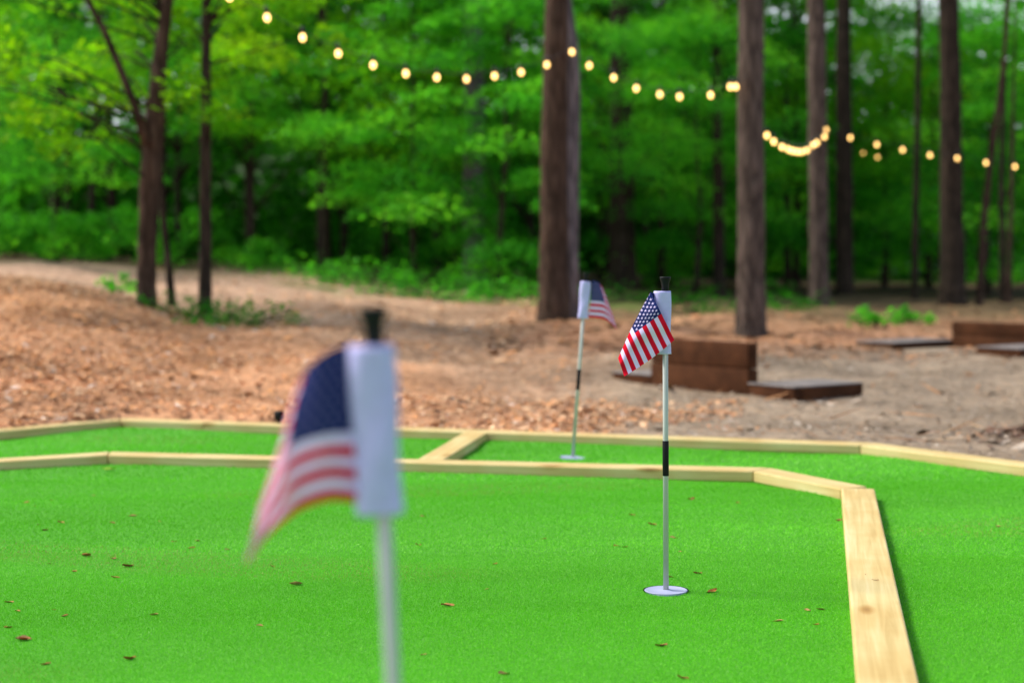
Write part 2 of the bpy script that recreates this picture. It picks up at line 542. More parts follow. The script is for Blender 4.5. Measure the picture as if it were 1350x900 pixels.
# right hand board, top seen broadly
e0, e1 = Vector(on_z(1109, 641, BOARD_H)[:2]), Vector(on_z(1131.5, 915, BOARD_H)[:2])
d = (e1 - e0).normalized(); e1 = e0 + d * 4.2
nrm = Vector((-d.y, d.x))
W2 = .116
board('board laid toward the camera, broad pale top in plain view beside the turf', e1, e0, e0 - nrm * -W2 if nrm.x > 0 else e0 - nrm * W2, e1 + nrm * W2 if nrm.x > 0 else e1 - nrm * W2, GB)
seg(fr, fb, 0, 'middle edging board angling in at the left of the near putting area')
seg(fr, fb, 1, 'longest middle board, crossing behind both nearer flag poles')
t = (fr[3] - fr[2]).normalized() * G
bk = fb[3]
board('short diagonal board joining the middle board to the broad topped board', fr[2] + t, fr[3] - t * 2, fr[3] + Vector((-(fr[3]-fr[2]).normalized().y, (fr[3]-fr[2]).normalized().x)) * BOARD_W - t * 2 , fb[2] + t, GB)
# cross piece between the borders
c1, c2 = on_z(549, 604, BOARD_H)[:2], on_z(585, 604, BOARD_H)[:2]
c3, c4 = on_z(641, 569.5, BOARD_H)[:2], on_z(611, 568.5, BOARD_H)[:2]
def ytrim(p, q, y): 
    p, q = Vector(p), Vector(q); s_ = (y - p.y) / (q.y - p.y); return p + (q - p) * s_
fline = lambda x: np.interp(x, [p.x for p in fb], [p.y for p in fb])
rline = lambda x: np.interp(x, [p.x for p in rear], [p.y for p in rear])
A, B = Vector(c1), Vector(c2); D, C = Vector(c4), Vector(c3)
for _ in range(3):
    A = ytrim(A, D, float(fline(A.x)) + G); B = ytrim(B, C, float(fline(B.x)) + G)
    D = ytrim(A, D, float(rline(D.x)) - G); C = ytrim(B, C, float(rline(C.x)) - G)
board('short cross board linking the middle and rear boards on a slant', A, D, C, B, GB) if False else board('short cross board linking the middle and rear boards on a slant', B, C, D, A, GB)

# ------------------------------------------------------------------ flags
def hermite(xk, yk, x):
    xk = np.asarray(xk, float); yk = np.asarray(yk, float)
    m = np.gradient(yk, xk, axis=0)
    i = np.clip(np.searchsorted(xk, x, side='right') - 1, 0, len(xk) - 2)
    h = (xk[i + 1] - xk[i])[:, None]; t = ((x - xk[i])[:, None]) / h
    return ((1 + 2 * t) * (1 - t) ** 2 * yk[i] + t * (1 - t) ** 2 * h * m[i]
            + t * t * (3 - 2 * t) * yk[i + 1] + t * t * (t - 1) * h * m[i + 1])


RED, WHT, BLU = np.array([.68, .010, .03]), np.array([.77, .63, .92]), np.array([.016, .026, .125])


def flag_colour(s, t, star=.95):
    asp = 1.45
    k = np.clip((t * 13).astype(int), 0, 12)
    c = np.where((k % 2 == 0)[:, None], RED, WHT)
    can = (s < .4) & (t < 7 / 13)
    c = np.where(can[:, None], BLU, c)
    ch, cw = 7 / 13, .4
    for r_ in range(9):
        for q in range(6 if r_ % 2 == 0 else 5):
            cx = cw * ((2 * q + 1 + (r_ % 2)) / 12); cy = ch * (r_ + 1) / 10
            dx, dy = (s - cx) * asp, (t - cy)
            rr = np.hypot(dx, dy); th = np.arctan2(dx, -dy)
            tt = np.mod(th + math.pi / 5, 2 * math.pi / 5) - math.pi / 5
            R0 = .030
            # five pointed star outline
            lim = R0 * .382 * math.sin(math.pi * .7) / np.maximum(np.sin(math.pi * .7 - 0 * tt) * 0 + 1e-6 + np.sin(np.abs(tt) + .3142) / np.sin(.3142) * .382 * math.sin(math.pi * .7), 1e-6)
            c = np.where((can & (rr < np.maximum(lim, R0 * .42)))[:, None], WHT * star + BLU * (1 - star), c)
    return c


def flag_grid(px, dy, y0, s, t, n_col):
    """px (n,2) picture positions, dy depth offsets -> mesh"""
    pts = np.array([on_y(a, b, y0 + d_) for (a, b), d_ in zip(px, dy)])
    n_row = len(px) // n_col
    return pts, grid_faces(n_col, n_row)


def surf(sk, tk, P, ns, nt_):
    """P[t][s] = (px,py,dy) -> dense arrays (row t, col s)"""
    P = np.array(P, float)
    s = np.linspace(0, 1, ns); t = np.linspace(0, 1, nt_)
    rows = np.stack([hermite(sk, P[i], s) for i in range(len(tk))])          # (nt_k, ns, 3)
    out = hermite(tk, rows.reshape(len(tk), -1), t).reshape(nt_, ns, 3)
    S, T = np.meshgrid(s, t)
    return out.reshape(-1, 3), S.ravel(), T.ravel()


def add_flag(root, y0, arr, s, t, ns, invw, star=.95):
    pts = np.array([on_y(a, b, y0 + d_) for a, b, d_ in arr])
    # tiny ripples across the cloth
    pts[:, 1] += .0016 * np.sin(s * 17 + t * 5) * np.clip(s * 4, 0, 1)
    loc = np.array([(invw @ Vector(p))[:] for p in pts])
    me = np_mesh('flag', loc, grid_faces(ns, len(arr) // ns), flag_colour(s, t, star), True)
    o = link('flag', me, M_CLOTH, root)
    sd = o.modifiers.new('cloth', 'SOLIDIFY'); sd.thickness = .0006; sd.offset = 0
    return o


def flagstick(label, base, top, off_sleeve, twist):
    base, top = Vector(base), Vector(top)
    axis_ = top - base; L = axis_.length
    root = empty('golf_flag', base, label, 'golf flag', 'small flags on practice golf poles')
    zq = axis_.normalized(); xq = (Vector((1, 0, 0)) - zq * zq.x).normalized(); yq = zq.cross(xq)
    root.rotation_euler = Matrix((xq, yq, zq)).transposed().to_euler()
    root.rotation_euler.rotate_axis('Z', twist)
    bpy.context.view_layer.update()
    z = lambda f: L * (1 - f)
    link('pole', Geo().lathe([(.0070, .002), (.0070, z(.03))], 20).mesh('pole', True), M_POLE, root)
    bd = Geo().lathe([(.0074, z(.632)), (.0081, z(.630)), (.0081, z(.522)), (.0074, z(.52))], 20).mesh('grip_band', True)
    link('grip_band', bd, M_BLACK, root)
    kb = Geo().lathe([(.0092, z(.060)), (.0092, z(.030)), (.0102, z(.018)), (.0130, z(.008)), (.0142, z(.003)), (.0138, z(.0)), (.012, z(-.0005)), (.004, z(.001))], 28).mesh('knob', True)
    link('knob', kb, M_BLACK, root)
    # cup: rim, wall and shallow floor
    cup = Geo().lathe([(.0545, -.012), (.0545, .0012), (.0535, .0020), (.0515, .0018), (.050, .0010), (.020, .0008), (.011, .003), (.0074, .0035)], 48, cap=False).mesh('cup', True)
    cu_ = link('cup', cup, M_CUP, root)
    link('gap_shade', Geo().lathe([(.0548, -.01), (.0550, .0004), (.0590, .0009)], 48, cap=False).mesh('gap_shade', True), M_GAP_SHADE, cu_, (0, .0042, 0))  # near-black ring painted as the shadowed gap behind the cup
    # cloth sleeve: flattened loop with seams
    v, f = [], []
    n, m = 40, 34
    for j in range(m + 1):
        fz = j / m
        for k in range(n):
            a = 2 * math.pi * k / n
            ca, sa = math.cos(a), math.sin(a)
            x = math.copysign(abs(ca) ** .75, ca) * .0206 + off_sleeve
            y = sa * (.0125 + .0015 * math.sin(9 * fz + 3 * a)) * (1 - .35 * abs(ca) ** 3)
            x += .0012 * math.sin(fz * 7 + a)
            v.append((x, y, z(.0455) - fz * L * .199))
    for j in range(m):
        for k in range(n):
            k2 = (k + 1) % n
            f.append([j * n + k, j * n + k2, (j + 1) * n + k2, (j + 1) * n + k])
    top_ring = list(range(n))
    sl = link('sleeve', np_mesh('sleeve', v, f + [top_ring[::-1]], smooth=True), M_SLEEVE, root)
    sd = sl.modifiers.new('cloth', 'SOLIDIFY'); sd.thickness = .0012
    return root


Y_MID, Y_FRONT, Y_BACK = 4.08, 1.525, on_z(755, 603, 0)[1]

# the flag in focus
b_ = on_z(878, 778, 0); Y_MID = b_[1]
mid = flagstick('sharp star and stripe flag folded over its sleeve, on a pole before the broad board', b_, on_y(877, 365, Y_MID), -.0075, 0)
inv = mid.matrix_world.inverted()
NS, NT = 250, 150
arr, S_, T_ = [], [], []
for j in range(NT):
    t = j / (NT - 1)
    hs = np.array([863 + t, 387 + 76 * t]); cr = np.array([858, 385]) * (1 - t) + np.array([815, 472]) * t
    cr = cr + np.array([-1.5, -1.0]) * math.sin(math.pi * t)
    rt = np.array([889, 448]) * (1 - t) + np.array([823, 496]) * t + np.array([1.0, 2.0]) * math.sin(math.pi * t)
    s0 = .5 * t + .02
    for i in range(NS):
        a = i / (NS - 1)
        if a < .25:
            q = a / .25; p = hs * (1 - q) + cr * q; s = s0 * q; dy = -.004 - .006 * math.sin(q * math.pi / 2)
        else:
            q = (a - .25) / .75; s = s0 + (1 - s0) * q
            qq = q ** (.84 + .16 * t); p = cr * (1 - qq) + rt * qq
            dy = -.010 - .020 * math.sin(min(q * 2.4, 1) * math.pi / 2) - .004 * math.sin(q * 5 + 2 * t)
        arr.append((p[0], p[1], dy)); S_.append(s); T_.append(t)
add_flag(mid, Y_MID, arr, np.array(S_), np.array(T_), NS, inv)

# the near, blurred flag
Y_FRONT = F * CAM_H / (1511 - HORIZON)
fbase = on_y(551, 1500, 1.525); 
b_ = on_z(551, 1500, 0); Y_FRONT = b_[1]
near = flagstick('blurred flag nearest the camera, sagging from its white sleeve over the turf', b_, on_y(491, 405, Y_FRONT), -.0035, 0)
inv = near.matrix_world.inverted()
sk = [0, .2, .4, .6, .8, 1]; tk = [0, .27, .54, .77, 1]
P = [[(463, 452, 0), (430, 464, -.006), (401, 492, .000), (383, 540, .014), (368, 592, .026), (343, 664, .036)],
     [(466, 512, 0), (426, 519, -.010), (386, 543, -.002), (373, 584, .014), (357, 636, .028), (333, 710, .038)],
     [(469, 570, 0), (426, 574, -.012), (381, 592, -.002), (365, 626, .012), (347, 672, .026), (325, 734, .038)],
     [(474, 618, 0), (430, 616, -.012), (389, 631, -.002), (368, 658, .012), (348, 692, .026), (324, 738, .038)],
     [(480, 663, 0), (438, 659, -.010), (400, 669, .000), (374, 686, .012), (350, 708, .026), (327, 741, .038)]]
arr, s, t = surf(sk, tk, P, 230, 140)
add_flag(near, Y_FRONT, arr, s, t, 230, inv, .16)

# the farther flag
b_ = on_z(755, 603, 0); Y_BACK = b_[1]
far = flagstick('farther flag on the leaning pole between the middle and rear boards', b_, on_y(773, 360, Y_BACK), -.0005, 0)
inv = far.matrix_world.inverted()
P = [[(780.5, 369, 0), (791, 374, .02), (797, 386, .03), (803, 402, .05)],
     [(778.5, 396, 0), (797, 399, .01), (804, 409, .03), (809.5, 421, .05)],
     [(776, 418.5, 0), (796, 421, .01), (805, 426, .03), (813, 434, .05)]]
arr, s, t = surf([0, .4, .7, 1], [0, .54, 1], P, 160, 100)
add_flag(far, Y_BACK, arr, s, t, 160, inv, .45)

# ------------------------------------------------------------------ dry leaf scraps on the turf
def scrap_mesh(seed, col):
    r = random.Random(seed)
    nx, ny = 9, 5
    v, c = [], []
    cu = r.uniform(.6, 1.6); tw = r.uniform(-.5, .5)
    for j in range(ny):
        for i in range(nx):
            a = i / (nx - 1) * 2 - 1; b = (j / (ny - 1) * 2 - 1)
            wdt = (1 - abs(a) ** 2.2) * r.uniform(.82, 1.1)
            y = b * .34 * wdt
            z = .06 + .20 * cu * (1 - math.cos(a * 1.3)) * (1 if r.random() > .05 else .8) + abs(b) * .22 * wdt + tw * a * b * .3
            v.append((a, y, z)); k = r.uniform(.75, 1.15); c.append([q * k for q in col])
    me = np_mesh('dry_leaf', v, grid_faces(nx, ny), np.array(c), True)
    me.materials.append(M_SCRAP)
    return me


SC_COL = [(.34, .13, .03), (.42, .19, .06), (.26, .10, .03), (.46, .26, .10)]
SCRAPS = [scrap_mesh(k, SC_COL[k % 4]) for k in range(8)]
Z6 = [(115,45,.8),(155,62,.6),(270,132,1),(200,167,1),(172,142,.5),(498,135,.8),(590,100,1),(712,128,.6),(420,5,.7),(230,30,.5),(775,212,.6),(878,208,.7),(852,250,.9),(1012,258,.7),(385,288,1.2),(505,300,1),(570,328,1.2),(330,347,.6),(220,318,.6),(512,372,.8),(40,483,.8),(78,525,.7),(288,550,.6),(240,517,.5),(36,607,.7),(685,545,.8),(1155,600,.7),(103,658,1.3),(205,752,.9),(577,732,1),(1315,407,1.5),(1212,325,.7)]
Z5 = [(62,112,.6),(40,252,.8),(635,213,.8),(985,255,.8),(1022,262,.7),(1055,103,.7),(405,337,.6),(365,452,.6),(180,528,1.2),(445,853,1),(65,765,.6)]
Z1 = [(115,445,.9),(205,490,1.1),(305,545,1),(415,713,.9),(480,793,1.2),(290,730,.7),(385,378,.8),(338,620,.5)]
Z2 = [(45,598,1),(362,658,.8),(405,655,.8),(263,703,1.1),(390,716,.6),(465,362,.8),(990,382,.7),(130,310,.6)]
spots = [(x / 3.375, 650 + y / 3.375, k) for x, y, k in Z6] + [(540 + x / 3.6, 650 + y / 3.6, k) for x, y, k in Z5] \
    + [(800 + x / 3.46, 550 + y / 3.46, k) for x, y, k in Z1] + [(920 + x / 2.5, 540 + y / 2.5, k) for x, y, k in Z2] \
    + [(872, 853, .9), (900, 893, .9), (30, 845, 1.0)]
SPECIAL = {
    (1315, 407): 'largest curled brown leaf scrap on the turf, just left of the nearest pole',
    (103, 658): 'thick brown leaf scrap at the lower left of the turf',
    (480, 793): 'curled leaf scrap on the turf just past the right of the sharp white cup',
    (415, 713): 'brown scrap on the turf a little above and right of the sharp white cup',
    (180, 528): 'long dark leaf scrap on the turf between the nearest and sharp poles',
    (445, 853): 'small brown scrap at the bottom edge, right of the nearest pole',
    (878, 208): 'tiny blackish scrap on the turf, left of the nearest flag tip',
}
for (x, y, k), srcp in zip(spots, Z6 + Z5 + Z1 + Z2 + [None] * 3):
    p = on_z(x, y, 0)
    i = random.randrange(8)
    o = link('dry_leaf', SCRAPS[i])
    sz = .0140 * k * random.uniform(.85, 1.15)
    o.scale = (sz, sz * random.uniform(1.0, 1.7), sz * random.uniform(1.1, 1.9))
    o.location = (p[0], p[1], float(turf_z(np.array([p[0]]), np.array([p[1]]))[0]) - .0005)
    o.rotation_euler = (random.uniform(-.3, .3), random.uniform(-.2, .2), random.uniform(-.7, .7))
    lab = SPECIAL.get(srcp[:2]) if srcp else None
    tag(o, lab or 'small dry brown leaf scrap lying loose on the green turf', 'leaf scrap', 'dry leaf scraps on the turf')
yl = scrap_mesh(99, (.42, .50, .05))
o = link('fresh_leaf', yl); p = on_z(144, 621, 0); o.location = (p[0], p[1], .008); o.scale = (.028, .028, .014)
tag(o, 'yellow green fallen leaf on the turf below the middle board', 'leaf')
for (px, py, sx, rz, lab) in ((1141, 755, .006, 1.5, 'thin dark twig bit on the broad topped board'), (1154, 762.5, .009, -.4, 'brown leaf crumb on the broad topped board')):
    o = link('leaf_crumb', SCRAPS[2]); p = on_z(px, py, BOARD_H); o.location = (p[0], p[1], BOARD_H - .0035)
    o.scale = (sx, sx * .6, sx * .5); o.rotation_euler.z = rz; tag(o, lab, 'leaf scrap')

# ------------------------------------------------------------------ leaf litter on the ground
def litter(n, ux, yr, size, pal, wts, dens=None, thin=(.25, .6)):
    y = rng.uniform(yr[0], yr[1], n); u = rng.uniform(ux[0], ux[1], n)
    x = (u - CX) / F * y
    ok = y > border_y(x) + BOARD_W + .03
    if dens is not None: ok &= rng.random(n) < dens(u, y, x)
    x, y = x[ok], y[ok]; n = len(x)
    z = ground_z(x, y) + .012
    L = size * rng.lognormal(0, .52, n); W = L * rng.uniform(*thin, n)
    a = rng.uniform(0, 2 * math.pi, n)
    dx = np.stack([np.cos(a), np.sin(a), rng.uniform(-.3, .4, n)], 1) * L[:, None] * .5
    dw = np.stack([-np.sin(a), np.cos(a), rng.uniform(-.4, .4, n)], 1) * W[:, None] * .5
    b = np.stack([x, y, z], 1)
    v = np.stack([b - dx, b - dw, b + dx, b + dw], 1).reshape(-1, 3)
    pal = np.array(pal); ci = rng.choice(len(pal), n, p=np.array(wts) / sum(wts))
    c = pal[ci] * (rng.uniform(.55, 1.25, n) * (.78 + .40 * vnoise(x, y, 4.2, 8)))[:, None]
    return v, np.arange(4 * n).reshape(n, 4), np.repeat(c, 4, 0)


def join(parts):
    off, V, Fc, Cc = 0, [], [], []
    for v, f, c in parts:
        V.append(v); Fc.append(f + off); Cc.append(c); off += len(v)
    return np.concatenate(V), np.concatenate(Fc), np.concatenate(Cc)


PAL = [(.66, .31, .13), (.56, .27, .13), (.70, .45, .26), (.32, .17, .10), (.74, .66, .58), (.68, .32, .12)]
lt = join([
    litter(150000, (-260, 760), (7.6, 14.6), .022, PAL, [4, 4, 4, 3, .7, 2.5], lambda u, y, x: (.35 + .65 * vnoise(x, y, 2.7, 31)) * np.clip(1.1 - u / 480, .10, 1) * np.clip((15.2 - y) / 2, 0, 1)),
    litter(16000, (500, 980), (7.8, 9.6), .023, PAL, [3, 3, 5, 2, .5, .6], lambda u, y, x: vnoise(x, y, 3.3, 3)),
    litter(9000, (640, 1500), (11.8, 22), .05, [(.46, .22, .10), (.30, .15, .07), (.5, .28, .14), (.16, .10, .05)], [3, 3, 2, 2], lambda u, y, x: np.clip(y - 12.2, 0, 1) * np.clip((20 - y) / 4.5, .12, 1)),
    litter(9000, (760, 1500), (6.4, 13.5), .02, [(.34, .28, .22), (.20, .16, .12), (.44, .37, .29), (.36, .19, .09)], [4, 4, 2, 1.2]),
    litter(26000, (-260, 1500), (7.0, 17), .11, [(.50, .25, .11), (.34, .18, .09), (.60, .40, .22)], [3, 3, 1], lambda u, y, x: vnoise(x, y, 2.2, 21) ** 2 * np.where(u > 760, np.where(y > 12, 1, .25), 1), (.03, .06)),
    litter(3000, (200, 700), (12, 24), .04, PAL, [2, 2, 4, 2, 1, 1]),
])
o = link('leaf_litter', np_mesh('leaf_litter', *lt), M_LITTER)
tag(o, 'orange brown dead leaves and bark chips scattered over the slope', 'leaf litter', kind='stuff')
hp = litter(26000, (1270, 1700), (6.4, 8.6), .06, [(.13, .07, .045), (.08, .045, .03), (.20, .12, .08)], [3, 3, 2],
            lambda u, y, x: np.exp(-(((x - 2.86) / .33) ** 2 + ((y - 7.55) / .4) ** 2)))
o = link('pine_straw', np_mesh('pine_straw', *hp), M_LITTER)
tag(o, 'dark red brown heap of pine straw beside the gravel', 'pine straw', kind='stuff')

# ------------------------------------------------------------------ trees
def leaf_cloud(centres, radii, n_per, leaf, cols, flat=.22, droop=.34, seed=1, thin=.55, tilt=.45):
    """leaf faces spread in flattened clumps; per clump and per leaf colour variation"""
    r = np.random.default_rng(seed)
    centres = np.asarray(centres, float); k = len(centres)
    n = k * n_per
    ci = np.repeat(np.arange(k), n_per)
    d = r.normal(size=(n, 3)); d /= np.linalg.norm(d, axis=1)[:, None]
    rad = r.random(n) ** .45
    p = d * rad[:, None] * np.asarray(radii)[ci][:, None]
    p[:, 2] = p[:, 2] * flat - droop * (p[:, 0] ** 2 + p[:, 1] ** 2) / np.asarray(radii)[ci]
    p += centres[ci]
    L = leaf * r.uniform(.65, 1.3, n)
    a = r.uniform(0, 2 * math.pi, n)
    dx = np.stack([np.cos(a), np.sin(a), r.normal(-.25, tilt, n)], 1); dx /= np.linalg.norm(dx, axis=1)[:, None]
    w = np.cross(dx, np.stack([r.normal(0, tilt, n), r.normal(0, tilt, n), np.ones(n)], 1)); w /= np.linalg.norm(w, axis=1)[:, None]
    nm = np.cross(dx, w)
    h = L[:, None] * .5
    v = np.stack([p - dx * h, p + w * h * thin + nm * h * .15, p + dx * h, p - w * h * thin + nm * h * .15], 1).reshape(-1, 3)
    cols = np.asarray(cols, float)
    t = np.clip(r.random(k)[ci] * .85 + r.random(n) * .35 - .1, 0, 1)
    idx = t * (len(cols) - 1); i0 = np.clip(idx.astype(int), 0, len(cols) - 2); fr_ = (idx - i0)[:, None]
    c = cols[i0] * (1 - fr_) + cols[i0 + 1] * fr_
    return v, np.arange(4 * n).reshape(n, 4), np.repeat(c, 4, 0)


GREEN = [(.030, .20, .016), (.056, .36, .024), (.10, .50, .032), (.18, .60, .036)]
LIME = [(.06, .27, .006), (.11, .40, .007), (.18, .50, .008), (.27, .56, .010)]
DEEP = [(.014, .12, .006), (.024, .19, .008), (.038, .28, .010)]
PINE = [(.03, .10, .015), (.05, .15, .02), (.08, .20, .03)]


def understory(seed, height, rad, z0, cols, n_clump=60, n_per=95, leaf=.12):
    """trunk mesh and crown mesh of a broadleaf tree standing at the origin"""
    r = random.Random(seed)
    g_ = Geo()
    lean = (r.uniform(-.4, .4), r.uniform(-.3, .3))
    tp = [(lean[0] * (q ** 2) + .05 * math.sin(q * 9 + seed), lean[1] * q ** 2, -.1 + q * height * .9) for q in np.linspace(0, 1, 10)]
    r0 = .025 + height * .0065
    g_.tube(tp, [r0 * (1.25 if i == 0 else 1) * (1 - .085 * i) for i in range(10)], 10, .15)
    cen, rr = [], []
    for i in range(n_clump):
        q = r.random() ** .85
        z = z0 + q * (height - z0)
        prof = math.sin(math.pi * min(1, .18 + .8 * q)) ** .7
        a = r.uniform(0, 2 * math.pi); d_ = rad * prof * math.sqrt(r.uniform(.05, 1))
        k = min(9, max(0, int(z / height * 9)))
        bx_, by_ = tp[k][0], tp[k][1]
        c = (bx_ + d_ * math.cos(a), by_ + d_ * math.sin(a), z + .12 * d_)
        cen.append(c); rr.append(r.uniform(.55, 1.15) * rad / 2.2)
        if i % 3 == 0:
            zb = max(.3, z - .45 * d_); kb = min(9, max(0, int(zb / height * 9)))
            b0 = Vector(tp[kb]); b1 = Vector(c); mdl = (b0 + b1) / 2 + Vector((0, 0, .12 * d_))
            g_.tube([b0, mdl, b1], [r0 * .28, r0 * .18, r0 * .06], 5)
    tm = g_.mesh('trunk', True)
    cm = np_mesh('crown', *leaf_cloud(cen, rr, n_per, leaf, cols, seed=seed))
    cm.materials.append(M_LEAF)
    return tm, cm


VAR = [understory(11, 7.5, 2.6, 2.1, GREEN, 46, 250), understory(12, 9.5, 3.0, 3.0, GREEN, 50, 250), understory(13, 6.0, 2.3, .5, GREEN, 44, 240),
       understory(14, 12.5, 3.8, 3.0, GREEN, 72, 250, .16), understory(15, 11, 3.6, 2.4, DEEP, 70, 250, .16), understory(16, 8.5, 2.8, 2.2, LIME, 48, 240)]
for tm, cm in VAR: tm.materials.append(M_BARK_DARK)


def place(var, px, d_, label, group, name='leafy_tree', s=1.0, rz=None, dx=0):
    x = (px - CX) / F * d_
    root = empty(name, (x, d_, float(ground_z(np.array([x]), np.array([d_]))[0]) - .05), label, 'tree', group)
    link('trunk', VAR[var][0], None, root); link('crown', VAR[var][1], None, root)
    root.scale = (s, s, s * random.uniform(.92, 1.08)); root.rotation_euler.z = random.uniform(0, 6.28) if rz is None else rz
    return root


GT = 'leafy trees along the edge of the woods'
EDGE = [
    (0, -70, 22, .68, 'bright leafy tree at the far left end of the wood edge, before the pale path'),
    (2, 75, 25, .78, 'bushy green tree behind the pale path, left of the forked trunk'),
    (1, 238, 28.5, .70, 'leafy tree seen between the forked and slender trunks, behind the path'),
    (1, 335, 26, .55, 'leafy tree just right of the straight slender trunk, under the first bulbs'),
    (5, 430, 25, .80, 'lime tinged leafy tree nearest the slender tree, under the long bulb string'),
    (5, 512, 26.5, .74, 'lime tinged leafy tree right of the other lime one, above the nearest flag'),
    (0, 545, 23.5, .60, 'rounded bright green tree behind the nearest flag'),
    (2, 600, 28, .95, 'leafy tree set back in the wood edge at the dip of the bulb string'),
    (2, 660, 22.5, .74, 'low spreading leafy tree touching the left of the thick twin trunk'),
    (5, 790, 29, .80, 'light green tree set back right of the twin trunk under the second string'),
    (1, 818, 23.0, .52, 'dense green tree right of the thick twin trunk'),
    (2, 872, 26.5, 1.0, 'low bushy tree reaching the ground between the sharp flag and the twin trunk'),
    (2, 950, 28, 1.0, 'low bushy tree filling the shade left of the straight pine'),
    (2, 1050, 30, 1.05, 'low bushy tree filling the gap under the bunched bulbs'),
    (2, 1225, 31, 1.0, 'low bushy tree left of the dark straight trunk at the lawn'),
    (0, 920, 24, .60, 'leafy green tree close behind the sharp folded flag'),
    (5, 1035, 28, .72, 'light leafy tree between the straight pine and the slimmer grey trunk'),
    (5, 1165, 31, .90, 'light green tree glowing between the grey and dark trunks'),
    (3, 1110, 40, .62, 'taller dark green tree behind the light green one, past the grey trunk'),
    (4, 1265, 38, .62, 'dark green tree far behind the dark straight trunk'),
    (2, 1300, 27, .85, 'leafy tree right of the dark straight trunk'),
    (1, 1440, 25, .7, 'leafy tree at the far right end of the wood edge'),
]
for v, px, d_, s, lab in EDGE: place(v, px, d_, lab, GT, s=s)
GD = 'taller trees deeper in the woods'
for k, (v, px, d_) in enumerate([(3, -40, 32), (4, 90, 35), (3, 215, 31), (4, 330, 37), (3, 455, 41), (4, 575, 38), (3, 700, 40),
                                 (4, 800, 32), (3, 150, 41), (4, 1400, 39), (3, 850, 42), (4, 930, 45)]):
    place(v, px, d_, 'tall dark green tree deep in the woods behind the leafy edge trees', GD, 'woodland_tree', random.uniform(.9, 1.1))

# far woods beyond: one mass
cen = []; rr = []
r = random.Random(5)
for i in range(2800):
    d_ = r.uniform(42, 64); u = r.uniform(-900, 2250)
    top = 13 if u < 560 else (9.0 if u < 820 else 7.2) + 2.6 * math.sin(u * .031) * math.sin(u * .0117 + 1)
    z = r.random() ** 1.45 * top + .1 + (.25 * max(0, d_ - 56) if u < 1000 else 0)
    if u > 1120 and z < 2.6 and r.random() < .75: continue
    cen.append(((u - CX) / F * d_, d_, z)); rr.append(r.uniform(1.1, 2.1))
me = np_mesh('far_woods', *leaf_cloud(cen, rr, 80, .42, DEEP + [GREEN[2]], seed=77, flat=.6))
o = link('far_woods', me, M_LEAF)
tag(o, 'distant mass of green foliage closing off the woods', 'woods', kind='stuff')

# ---- named trunks
def trunk_tree(name, label, pts, d_, widths, mat, top_z=14, group=None, seg_=14, crown=None, lean_d=0.0):
    """pts: picture points from the foot up, widths in picture pixels"""
    foot = on_y(*pts[0], d_)
    gz = float(ground_z(np.array([foot[0]]), np.array([d_]))[0])
    root = empty(name, (foot[0], d_, gz - .06), label, 'tree', group)
    P3 = [Vector(on_y(px, py, d_)) for px, py in pts]
    P3[0].z = gz - .06
    W = [w / F * d_ / 2 for w in widths]
    flare = P3[0] + (P3[1] - P3[0]).normalized() * .35
    base = [P3[0], P3[0] + (flare - P3[0]) * .5, flare]
    P3 = base + P3[1:]; W = [W[0] * 1.22, W[0] * 1.06, W[0]] + W[1:]
    t = (P3[-1] - P3[-2]).normalized(); t = (t + Vector((0, 0, 1))).normalized()
    last = P3[-1]; w_ = W[-1]
    n = 5
    for i in range(1, n + 1):
        P3.append(last + t * ((top_z - last.z) * i / n)); W.append(w_ * (1 - .78 * i / n))
    # resample smoothly
    pts_, rad_ = [], []
    for i in range(len(P3) - 1):
        for q in range(4):
            pts_.append(P3[i].lerp(P3[i + 1], q / 4) + Vector((random.uniform(-1, 1), random.uniform(-1, 1), 0)) * W[i] * .04)
            rad_.append(W[i] * (1 - q / 4) + W[i + 1] * q / 4)
    pts_.append(P3[-1]); rad_.append(W[-1])
    loc = root.location
    link('trunk', Geo().tube([p - loc for p in pts_], rad_, seg_, .10).mesh('trunk', True), mat, root)
    return root, P3[-1] - loc


pc = []
rr = []
r = random.Random(3)
for i in range(46):
    a = r.uniform(0, 6.28); q = r.random(); d_ = 2.4 * (1 - .75 * q) * math.sqrt(r.random())
    pc.append((d_ * math.cos(a), d_ * math.sin(a), -3.6 + 4.6 * q)); rr.append(r.uniform(.4, .7))
PINE_CROWN = np_mesh('crown', *leaf_cloud(pc, rr, 60, .26, PINE, seed=31, thin=.12, tilt=.8)); PINE_CROWN.materials.append(M_LEAF)


def pine(name, label, pts, d_, widths, mat, top_z=14, group=None):
    root, tip = trunk_tree(name, label, pts, d_, widths, mat, top_z, group)
    c = link('crown', PINE_CROWN, None, root, tip); c.rotation_euler.z = random.uniform(0, 6)
    return root, tip


GP = 'large trunks standing in the clearing'
tw, tip = pine('twin_trunk_tree', 'thick red brown twin trunk right behind the farther flag', [(730, 427), (731, 330), (731, 200), (732, 90), (735, -40)], 16, [42, 38, 36, 33, 29], M_BARK_BROWN, 14, GP)
